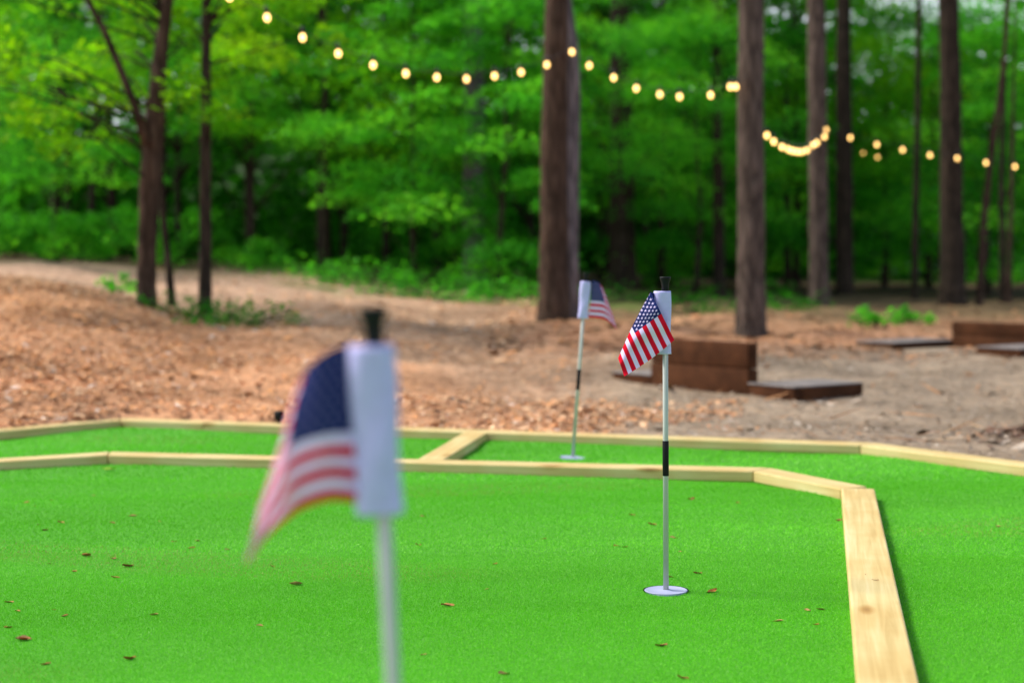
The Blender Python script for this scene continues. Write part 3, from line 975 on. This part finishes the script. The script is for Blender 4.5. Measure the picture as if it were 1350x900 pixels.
# second stem of the same tree, fused at the foot
loc = tw.location
stem = [Vector(on_y(*p, 16.13)) for p in [(744, 432), (746, 330), (748, 210), (751, 130), (750, 70), (741, 0), (738, -70)]]
link('second_stem', Geo().tube([p - loc for p in stem], [.16, .125, .12, .11, .10, .10, .09], 12, .12).mesh('second_stem', True), M_BARK_GREY, tw)
pine('pine_tree', 'straight grey brown pine trunk rising behind the dark backboard', [(990, 440), (990, 340), (990, 180), (991, -60)], 15.2, [40, 36, 35, 33], M_BARK_PINE, 15, GP)
pine('pine_tree', 'slimmer grey trunk where the bunched bulbs end', [(1080, 402), (1079, 300), (1078, 150), (1075, -60)], 21, [27, 25, 24, 23], M_BARK_PINE, 16, GP)
pine('pine_tree', 'dark straight trunk behind the farther timber pit', [(1256, 380), (1255, 300), (1253, 150), (1249, -60)], 22, [34, 31, 28, 25], M_BARK_DARK, 16, GP)
pine('pine_tree', 'pale grey trunk showing only above the foliage under the bulbs', [(626, 365), (625, 250), (624, 100), (620, -60)], 25.2, [30, 29, 28, 27], M_BARK_GREY, 17, GP)

# left hardwoods with their own light foliage
GH = 'slender trees on the left bank'
t1, tip1 = trunk_tree('forked_tree', 'leaning forked tree with mossy trunk on the left bank', [(193, 402), (194, 330), (197, 250), (203, 160), (211, 80), (221, 0), (228, -80)], 14, [25, 24, 26, 24, 19, 15, 13], M_BARK_BROWN, 7.5, GH)
l1 = t1.location
lim = [Vector(on_y(*p, 13.9)) - l1 for p in [(194, 190), (178, 140), (158, 90), (137, 40), (118, 5), (90, -50)]]
link('limb', Geo().tube(lim, [.05, .036, .034, .03, .026, .018], 8, .1).mesh('limb', True), M_BARK_BROWN, t1)
t1b, _ = trunk_tree('sapling', 'thin stem slanting up against the forked tree', [(228, 400), (222, 345), (214, 280), (211, 210), (216, 150)], 14.6, [11, 9, 8, 7, 6], M_BARK_DARK, 4.5, GH, 8)
t2, tip2 = trunk_tree('slender_tree', 'straight slender dark trunk right of the forked tree', [(270, 401), (271, 300), (271, 180), (272, 80), (272, -40)], 14.2, [17, 15, 14, 12, 11], M_BARK_DARK, 8.5, GH)


def near_crown(root, regs, seed, lean_x, n_per=55, leaf=.075, cols=LIME):
    r = random.Random(seed); cen, rr = [], []
    for (x0, y0, x1, y1, dn, df, k) in regs:
        for i in range(k):
            p = Vector(on_y(r.uniform(x0, x1), r.uniform(y0, y1), r.uniform(dn, df))) - root.location
            cen.append(p[:]); rr.append(r.uniform(.16, .34))
    g_ = Geo()
    for c in cen[::5]:
        c = Vector(c); b = Vector((0, 0, min(2.6, max(.9, c.z - .35)))); b.x = lean_x * max(0, b.z - .6)
        m_ = b.lerp(c, .6) + Vector((0, 0, .12))
        g_.tube([b, m_, c], [.013, .008, .003], 5)
    link('twigs', g_.mesh('twigs', True), M_BARK_DARK, root)
    link('crown', np_mesh('crown', *leaf_cloud(cen, rr, n_per, leaf, cols, seed=seed, flat=.45, droop=.5)), M_LEAF, root)


near_crown(t1, [(-120, -160, 60, 150, 12.2, 14.6, 50), (0, 120, 90, 190, 12.6, 14, 9), (60, -160, 180, 90, 14.4, 16.2, 36), (120, 80, 185, 180, 14.3, 15.2, 9), (195, -160, 265, 70, 14.4, 16, 16),
                (-60, -700, 350, -160, 12, 15.5, 25)], 41, .085)
near_crown(t2, [(235, -160, 330, 110, 14.5, 16, 26), (300, -160, 450, 80, 13.4, 16, 38), (225, 90, 300, 150, 13.6, 14.6, 7), (120, -750, 460, -160, 13, 16, 25)], 42, .006)

# dark background trunks
GB2 = 'dark trunks inside the woods'
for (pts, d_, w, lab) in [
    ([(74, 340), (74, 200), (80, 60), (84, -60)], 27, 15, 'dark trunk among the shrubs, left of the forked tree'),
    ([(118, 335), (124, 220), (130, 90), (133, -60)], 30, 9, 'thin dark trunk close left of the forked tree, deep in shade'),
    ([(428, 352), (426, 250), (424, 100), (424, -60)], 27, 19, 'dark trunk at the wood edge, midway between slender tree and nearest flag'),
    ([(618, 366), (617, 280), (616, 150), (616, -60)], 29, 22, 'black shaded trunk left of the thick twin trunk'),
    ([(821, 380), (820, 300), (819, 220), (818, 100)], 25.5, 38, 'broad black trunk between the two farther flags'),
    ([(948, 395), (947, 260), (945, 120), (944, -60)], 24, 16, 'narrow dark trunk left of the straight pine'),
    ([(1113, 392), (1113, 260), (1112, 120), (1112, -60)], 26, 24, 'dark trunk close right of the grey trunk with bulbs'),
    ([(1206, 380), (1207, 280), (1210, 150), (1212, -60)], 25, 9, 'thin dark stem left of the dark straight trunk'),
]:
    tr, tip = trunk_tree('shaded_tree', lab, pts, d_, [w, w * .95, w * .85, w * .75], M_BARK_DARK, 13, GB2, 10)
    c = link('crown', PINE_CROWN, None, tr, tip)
trunk_tree('leaning_sapling', 'thin brown sapling leaning right of the dark straight trunk', [(1291, 392), (1296, 300), (1305, 220), (1318, 130), (1328, 30), (1332, -60)], 22, [10, 9, 8, 7, 5, 4], M_BARK_BROWN, 6.5, GB2, 8)
trunk_tree('brown_sapling', 'short brown stem beside the dark stem at the right edge', [(1330, 390), (1331, 340), (1333, 270)], 23, [8, 7, 6], M_BARK_BROWN, 5, GB2, 8)
trunk_tree('dark_sapling', 'dark thin stem at the right edge by the farther timber pit', [(1322, 390), (1322, 330), (1320, 240), (1324, 100)], 23.5, [9, 8, 7, 6], M_BARK_DARK, 6, GB2, 8)

# ------------------------------------------------------------------ shrubs and weeds
def bush(seed, h, rad, n_clump, n_per, leaf, cols):
    r = random.Random(seed); cen, rr = [], []
    g_ = Geo()
    for i in range(n_clump):
        a = r.uniform(0, 6.28); d_ = rad * math.sqrt(r.random()); z = h * r.uniform(.2, 1) * (1 - .45 * (d_ / rad) ** 2)
        c = (d_ * math.cos(a), d_ * math.sin(a), z); cen.append(c); rr.append(r.uniform(.22, .42) * rad)
        if i % 2 == 0: g_.tube([(c[0] * .1, c[1] * .1, -.03), (c[0] * .5, c[1] * .5, z * .6), c], [.012, .008, .003], 5)
    cm = np_mesh('foliage', *leaf_cloud(cen, rr, n_per, leaf, cols, seed=seed, flat=.7, droop=.2)); cm.materials.append(M_LEAF)
    sm = g_.mesh('stems', True); sm.materials.append(M_BARK_DARK)
    return sm, cm


BUSH = [bush(51, 1.1, .9, 16, 70, .10, GREEN), bush(52, .8, .8, 14, 70, .09, GREEN), bush(53, .32, .35, 9, 34, .075, GREEN), bush(54, .20, .5, 12, 30, .05, DEEP), bush(55, .17, .75, 15, 26, .055, GREEN[:3])]


def plant(v, px, d_, lab, grp, name='shrub', s=1.0):
    x = (px - CX) / F * d_
    root = empty(name, (x, d_, float(ground_z(np.array([x]), np.array([d_]))[0])), lab, 'plant' if name != 'shrub' else 'shrub', grp)
    link('stems', BUSH[v][0], None, root); link('foliage', BUSH[v][1], None, root)
    root.scale = (s,) * 3; root.rotation_euler.z = random.uniform(0, 6.28)


GS = 'shrubs along the foot of the woods'
for px, d_, v, s, lab in [
    (-20, 24, 0, 1, 'green shrub at the far left end of the pale path'), (25, 26.5, 1, 1, 'shrub behind the pale path, second from the left end'),
    (110, 24.5, 1, 1.0, 'bright low shrub just left of the forked trunk'), (155, 26, 0, .9, 'shrub filling the gap behind the forked trunk'),
    (240, 27, 0, .9, 'shrub seen between forked and slender trunks'), (335, 25.5, 1, .7, 'small shrub on the path edge right of the slender tree'),
    (520, 27, 0, .8, 'dark shrub in the shade above the nearest flag'), (690, 24.5, 1, 1.0, 'leafy shrub at the left foot of the twin trunk'),
    (870, 27, 1, .8, 'shrub in shade above the sharp flag knob'), (1020, 25, 1, .45, 'shrub in shade right of the straight pine'),
    (1160, 42, 0, .8, 'pale green shrub at the lawn edge seen through the trunks'), (1330, 34, 1, .9, 'shrub before the pale house at the right edge')]:
    plant(v, px, d_, lab, GS, s=s)
GW = 'low weeds on the bare ground'
for px, d_, v, s, lab in [
    (245, 13.8, 3, 1.0, 'weed clump between the forked tree and slender tree feet'), (285, 13.6, 3, 1.1, 'weed clump spreading right from the slender tree foot'),
    (320, 13.2, 3, .9, 'weed clump trailing down the bank below the slender tree'), (150, 14.6, 2, .7, 'tiny weed tuft left of the forked tree foot'),
    (1158, 16.0, 2, .8, 'leafy green weed, left of the pair on the pine straw'), (1203, 16.2, 2, .75, 'leafy green weed, right of the pair on the pine straw'),
    (470, 21, 3, 1.3, 'weed patch on the bank above the nearest knob'), (525, 19.5, 3, 1.0, 'lighter weed patch lower on the bank behind the nearest flag'),
    (590, 21.5, 3, 1.4, 'broad weed patch in the middle of the bank'), (660, 20.5, 3, 1.4, 'weed patch left of the twin trunk foot'),
    (930, 19, 3, 1.2, 'weed patch left of the straight pine foot'),
    (445, 22.5, 4, 1.5, 'leafy weed patch at the left end of the bank under the wood edge'), (500, 22.8, 4, 1.6, 'bright weed patch high on the bank behind the nearest knob'),
    (560, 20.0, 4, 1.3, 'bright weed patch low on the bank, right of the nearest knob'), (625, 22.6, 4, 1.7, 'wide bright weed patch high on the bank left of the twin trunk'),
    (690, 19.6, 4, 1.2, 'bright weed patch close against the twin trunk foot'), (795, 21, 4, 1.0, 'bright weed patch between the two farther flags'),
    (900, 21.5, 3, 1.2, 'dim weed patch right of the sharp flag knob'), (1030, 19.5, 3, 1.0, 'dim weed patch right of the straight pine foot'),
    (310, 24.5, 4, 1.4, 'bright weed patch on the path edge right of the slender tree')]:
    plant(v, px, d_, lab, GW, 'weed', s)

# ------------------------------------------------------------------ horseshoe pits
def box_local(g_, o_, u, n, a0, a1, b0, b1, z0, z1):
    q = [o_ + u * a0 + n * b0, o_ + u * a1 + n * b0, o_ + u * a1 + n * b1, o_ + u * a0 + n * b1]
    return g_.prism([(p.x, p.y) for p in q], z0, z1)


def pit(label, L, u, sgn, w_board, h_board, plat_w, plat_l):
    """L: left foot of the backboard (xy); u: unit vector along it; platforms run to n*sgn"""
    L = Vector(L); u = Vector(u).normalized(); n = Vector((-u.y, u.x)) * sgn
    gz = float(ground_z(np.array([L.x + u.x * w_board / 2]), np.array([L.y + u.y * w_board / 2]))[0])
    root = empty('horseshoe_pit', (L.x, L.y, gz), label, 'horseshoe pit', 'timber horseshoe pits on the gravel')
    O = Vector((0, 0))
    bb = Geo()
    hh = h_board / 2
    box_local(bb, O, u, n, 0, w_board, 0, .085, -.05, hh - .002); box_local(bb, O, u, n, .002, w_board - .003, .001, .084, hh + .002, h_board)
    bevel(link('backboard', bb.mesh('backboard'), M_TIMBER, root), .006)
    for a0, a1 in ((-plat_w - .004, -.004), (w_board + .004, w_board + plat_w)):
        pf = Geo()
        for (x0, x1, y0, y1) in ((a0, a1, 0, .05), (a0, a1, plat_l - .05, plat_l), (a0, a0 + .05, .052, plat_l - .052), (a1 - .05, a1, .052, plat_l - .052)):
            box_local(pf, O, u, n, x0, x1, y0, y1, -.05, .066)
        po = bevel(link('platform', pf.mesh('platform'), M_TIMBER, root), .004)
        dk = Geo(); k = 4
        for i in range(k):
            w = (a1 - a0 + .016) / k
            box_local(dk, O, u, n, a0 - .008 + i * w + .003, a0 - .008 + (i + 1) * w - .003, -.006, plat_l + .006, .067, .077)
        bevel(link('deck', dk.mesh('deck'), M_TIMBER_TOP, po), .003)
    sd = Geo(); box_local(sd, O, u, n, .002, w_board - .002, .09, plat_l, -.04, .02)
    link('sand_bed', sd.mesh('sand_bed'), M_SAND, root)
    return root


B0 = on_z(858, 510, .03)[:2]; C0 = on_z(986, 524, .02)[:2]
uu = Vector(C0) - Vector(B0)
pit('nearer dark timber pit with tall backboard, half hidden by the sharp flag', B0, uu, 1, uu.length, .315, .38, .60)
L2 = on_z(1262, 460, .10)[:2]
pit('farther dark timber pit cut by the right edge, before the dark trunk', L2, (.62, -.78), -1, .80, .235, .40, .85)

# small dark stake lamp just behind the rear board
p = on_y(368, 549, 8.05)
gz = on_y(368, 541.5, 8.05)[2] - .078
lamp = empty('garden_stake', (p[0], 8.05, gz), 'small black stake cap behind the rear board left of the nearest flag', 'stake')
link('spike', Geo().lathe([(.004, -.08), (.011, 0), (.011, .03)], 12).mesh('spike', True), M_BLACK, lamp)
link('cap', Geo().lathe([(.016, .03), (.026, .034), (.027, .07), (.02, .078)], 20).mesh('cap', True), M_BLACK, lamp)

# ------------------------------------------------------------------ pale house beyond the trees
hx, hy = (1300 - CX) / F * 62, 62.0
house = empty('house', (hx, hy, .45), 'pale blue grey house glimpsed between trunks at the right edge', 'house')
wl = Geo().prism([(-6, -3), (6, -3), (6, 5), (-6, 5)], -.3, 3.0).mesh('wall'); link('wall', wl, M_SIDING, house)
rf = Geo().add([(-6.6, -3.7, 2.98), (6.6, -3.7, 2.98), (6.6, 5.7, 2.98), (-6.6, 5.7, 2.98), (-6.6, 1, 5.4), (6.6, 1, 5.4)],
               [[0, 1, 5, 4], [2, 3, 4, 5], [1, 2, 5], [3, 0, 4], [3, 2, 1, 0]]).mesh('roof'); link('roof', rf, M_ROOF, house)
for wx in (-4.2, -1.4, 3.6):
    fm = Geo()
    for (a, b, c, d_) in ((-.6, .6, .9, 1.0), (-.6, .6, 2.2, 2.3), (-.6, -.5, 1.0, 2.2), (.5, .6, 1.0, 2.2)):
        fm.prism([(wx + a, -3.06), (wx + b, -3.06), (wx + b, -3.002), (wx + a, -3.002)], c, d_)
    w = link('window', fm.mesh('window'), M_TRIM, house)
    link('pane', Geo().prism([(wx - .5, -3.03), (wx + .5, -3.03), (wx + .5, -3.004), (wx - .5, -3.004)], 1.0, 2.2).mesh('pane'), M_GLASS, w)
link('door', Geo().prism([(.7, -3.05), (1.7, -3.05), (1.7, -3.002), (.7, -3.002)], 0, 2.1).mesh('door'), M_TRIM, house)

# ------------------------------------------------------------------ string lights
bulb_me = Geo().lathe([(.009, .02), (.016, .011), (.021, -.001), (.021, -.013), (.016, -.027), (.006, -.034)], 14).mesh('bulb', True)
bulb_me.materials.append(M_BULB)
sock_me = Geo().lathe([(.006, .075), (.014, .068), (.015, .021), (.010, .0205)], 12).mesh('socket', True)
sock_me.materials.append(M_SOCKET)


def strand(label, pts, d0, d1, extra0=None, extra1=None, bs=1.0):
    n = len(pts)
    P3 = [Vector(on_y(x, y, d0 + (d1 - d0) * (i / max(1, n - 1)))) for i, (x, y) in enumerate(pts)]
    root = empty('string_light', P3[0] + Vector((0, 0, .09)), label, 'string lights', 'warm bulb strings hung between the trees')
    loc = root.location
    cab = [p + Vector((0, 0, .075 * bs)) for p in P3]
    if extra0 is not None: cab = [Vector(extra0)] + cab
    if extra1 is not None: cab = cab + [Vector(extra1)]
    fine = []
    for i in range(len(cab) - 1):
        for q in range(4):
            t = q / 4; c = cab[i].lerp(cab[i + 1], t); c.z -= .012 * math.sin(math.pi * t); fine.append(c - loc)
    fine.append(cab[-1] - loc)
    link('cable', Geo().tube(fine, .004, 6).mesh('cable', True), M_CABLE, root)
    for p in P3:
        b = link('bulb', bulb_me, None, root, p - loc + Vector((0, 0, .03 * bs))); b.scale = (bs,) * 3
        b.rotation_euler = (random.uniform(-.15, .15), random.uniform(-.15, .15), 0)
        s_ = link('socket', sock_me, None, b)


strand('long string of glowing bulbs dipping from the upper left to the twin trunk',
       [(262, -28), (303, 1), (352, 28), (399, 54), (446, 75), (492, 90), (535, 101), (576, 106), (615, 108), (652, 104), (687, 99), (721, 89), (754, 72)],
       10.6, 15.7, extra0=on_y(150, -120, 9.6))
strand('string of glowing bulbs between the twin trunk and the straight pine',
       [(777, 90), (809, 106), (839, 120), (870, 128), (896, 131), (937, 129), (963, 118), (970, 118)], 15.7, 15.0, extra0=on_y(754, 70, 15.7), extra1=on_y(985, 100, 15.0))
strand('tightly bunched curve of glowing bulbs right of the straight pine',
       [(1011, 182), (1020, 190), (1031, 197), (1039, 200), (1045, 202), (1051, 203), (1057, 203), (1064, 201), (1072, 194), (1077, 191), (1087, 183), (1089, 174)],
       15.4, 20.7, extra0=on_y(1002, 172, 15.2))
strand('string of smaller glowing bulbs running from the grey trunk to the right edge',
       [(1121, 184), (1156, 193), (1190, 200), (1226, 207), (1262, 211), (1300, 217), (1338, 222), (1378, 226)], 20.9, 21.6, extra0=on_y(1089, 173, 20.8), extra1=on_y(1420, 230, 21.8), bs=.95)
strand('two pale bulbs glowing through leaves below the smaller string', [(1138, 203), (1157, 209)], 29, 29, extra0=on_y(1113, 195, 26), extra1=on_y(1206, 200, 25), bs=.95)

# ------------------------------------------------------------------ light, sky, camera
w = bpy.data.worlds.new('World'); sc.world = w; w.use_nodes = True
nt = w.node_tree
bg = nt.nodes['Background']
sky = nt.nodes.new('ShaderNodeTexSky'); sky.sky_type = 'NISHITA'; sky.sun_disc = False
SUN = Vector((-.62, .16, .80)).normalized()
sky.sun_elevation = math.asin(SUN.z); sky.sun_rotation = math.atan2(SUN.x, SUN.y) % (2 * math.pi)
sky.air_density = 1.0; sky.dust_density = 3.0; sky.ozone_density = 1.0
tc = nd(nt, 'ShaderNodeTexCoord'); sx = nd(nt, 'ShaderNodeSeparateXYZ')
nt.links.new(tc.outputs['Generated'], sx.inputs[0])
mr = nd(nt, 'ShaderNodeMapRange'); mr.interpolation_type = 'SMOOTHSTEP'
mr.inputs['From Min'].default_value = .30; mr.inputs['From Max'].default_value = .10
nt.links.new(sx.outputs['Z'], mr.inputs['Value'])
cn = nd(nt, 'ShaderNodeTexNoise', Scale=3.0, Detail=5.0)
nt.links.new(tc.outputs['Generated'], cn.inputs['Vector'])
cr_ = ramp(nt, [(.25, (.45, .45, .45)), (.55, (1, 1, 1))])
nt.links.new(cn.outputs['Fac'], cr_.inputs['Fac'])
mm = nd(nt, 'ShaderNodeMath', operation='MULTIPLY'); nt.links.new(mr.outputs[0], mm.inputs[0]); nt.links.new(cr_.outputs['Color'], mm.inputs[1])
cm_ = nd(nt, 'ShaderNodeMix', data_type='RGBA'); nt.links.new(mm.outputs[0], cm_.inputs[0])
nt.links.new(sky.outputs[0], cm_.inputs[6]); cm_.inputs[7].default_value = (7.6, 8.0, 8.6, 1)     # bright cloud bank low over the woods
nt.links.new(cm_.outputs[2], bg.inputs['Color']); bg.inputs['Strength'].default_value = .08
sl = bpy.data.lights.new('sun', 'SUN'); sl.energy = 1.5; sl.angle = R(14); sl.color = (1, .95, .86)
so = bpy.data.objects.new('sun', sl); COL.objects.link(so); so.rotation_euler = SUN.to_track_quat('Z', 'Y').to_euler(); so.location = (-8, 2, 14)

cam = bpy.data.cameras.new('camera'); co = bpy.data.objects.new('camera', cam); COL.objects.link(co)
co.location = EYE; co.rotation_euler = (math.pi / 2 - PITCH, 0, 0)
cam.sensor_width = 36; cam.lens = F / 1350 * 36; cam.clip_start = .05; cam.clip_end = 1500
cam.dof.use_dof = True; cam.dof.focus_distance = Y_MID + .02; cam.dof.aperture_fstop = 2.35; cam.dof.aperture_blades = 0
sc.camera = co

sc.view_settings.view_transform = 'Standard'; sc.view_settings.look = 'None'
sc.view_settings.gamma = 1; sc.view_settings.use_curve_mapping = False
sc.view_settings.exposure = 1.45
sc.cycles.max_bounces = 7; sc.cycles.diffuse_bounces = 4; sc.cycles.transmission_bounces = 4; sc.cycles.glossy_bounces = 2
sc.cycles.caustics_reflective = False; sc.cycles.caustics_refractive = False
sc.cycles.use_denoising = True
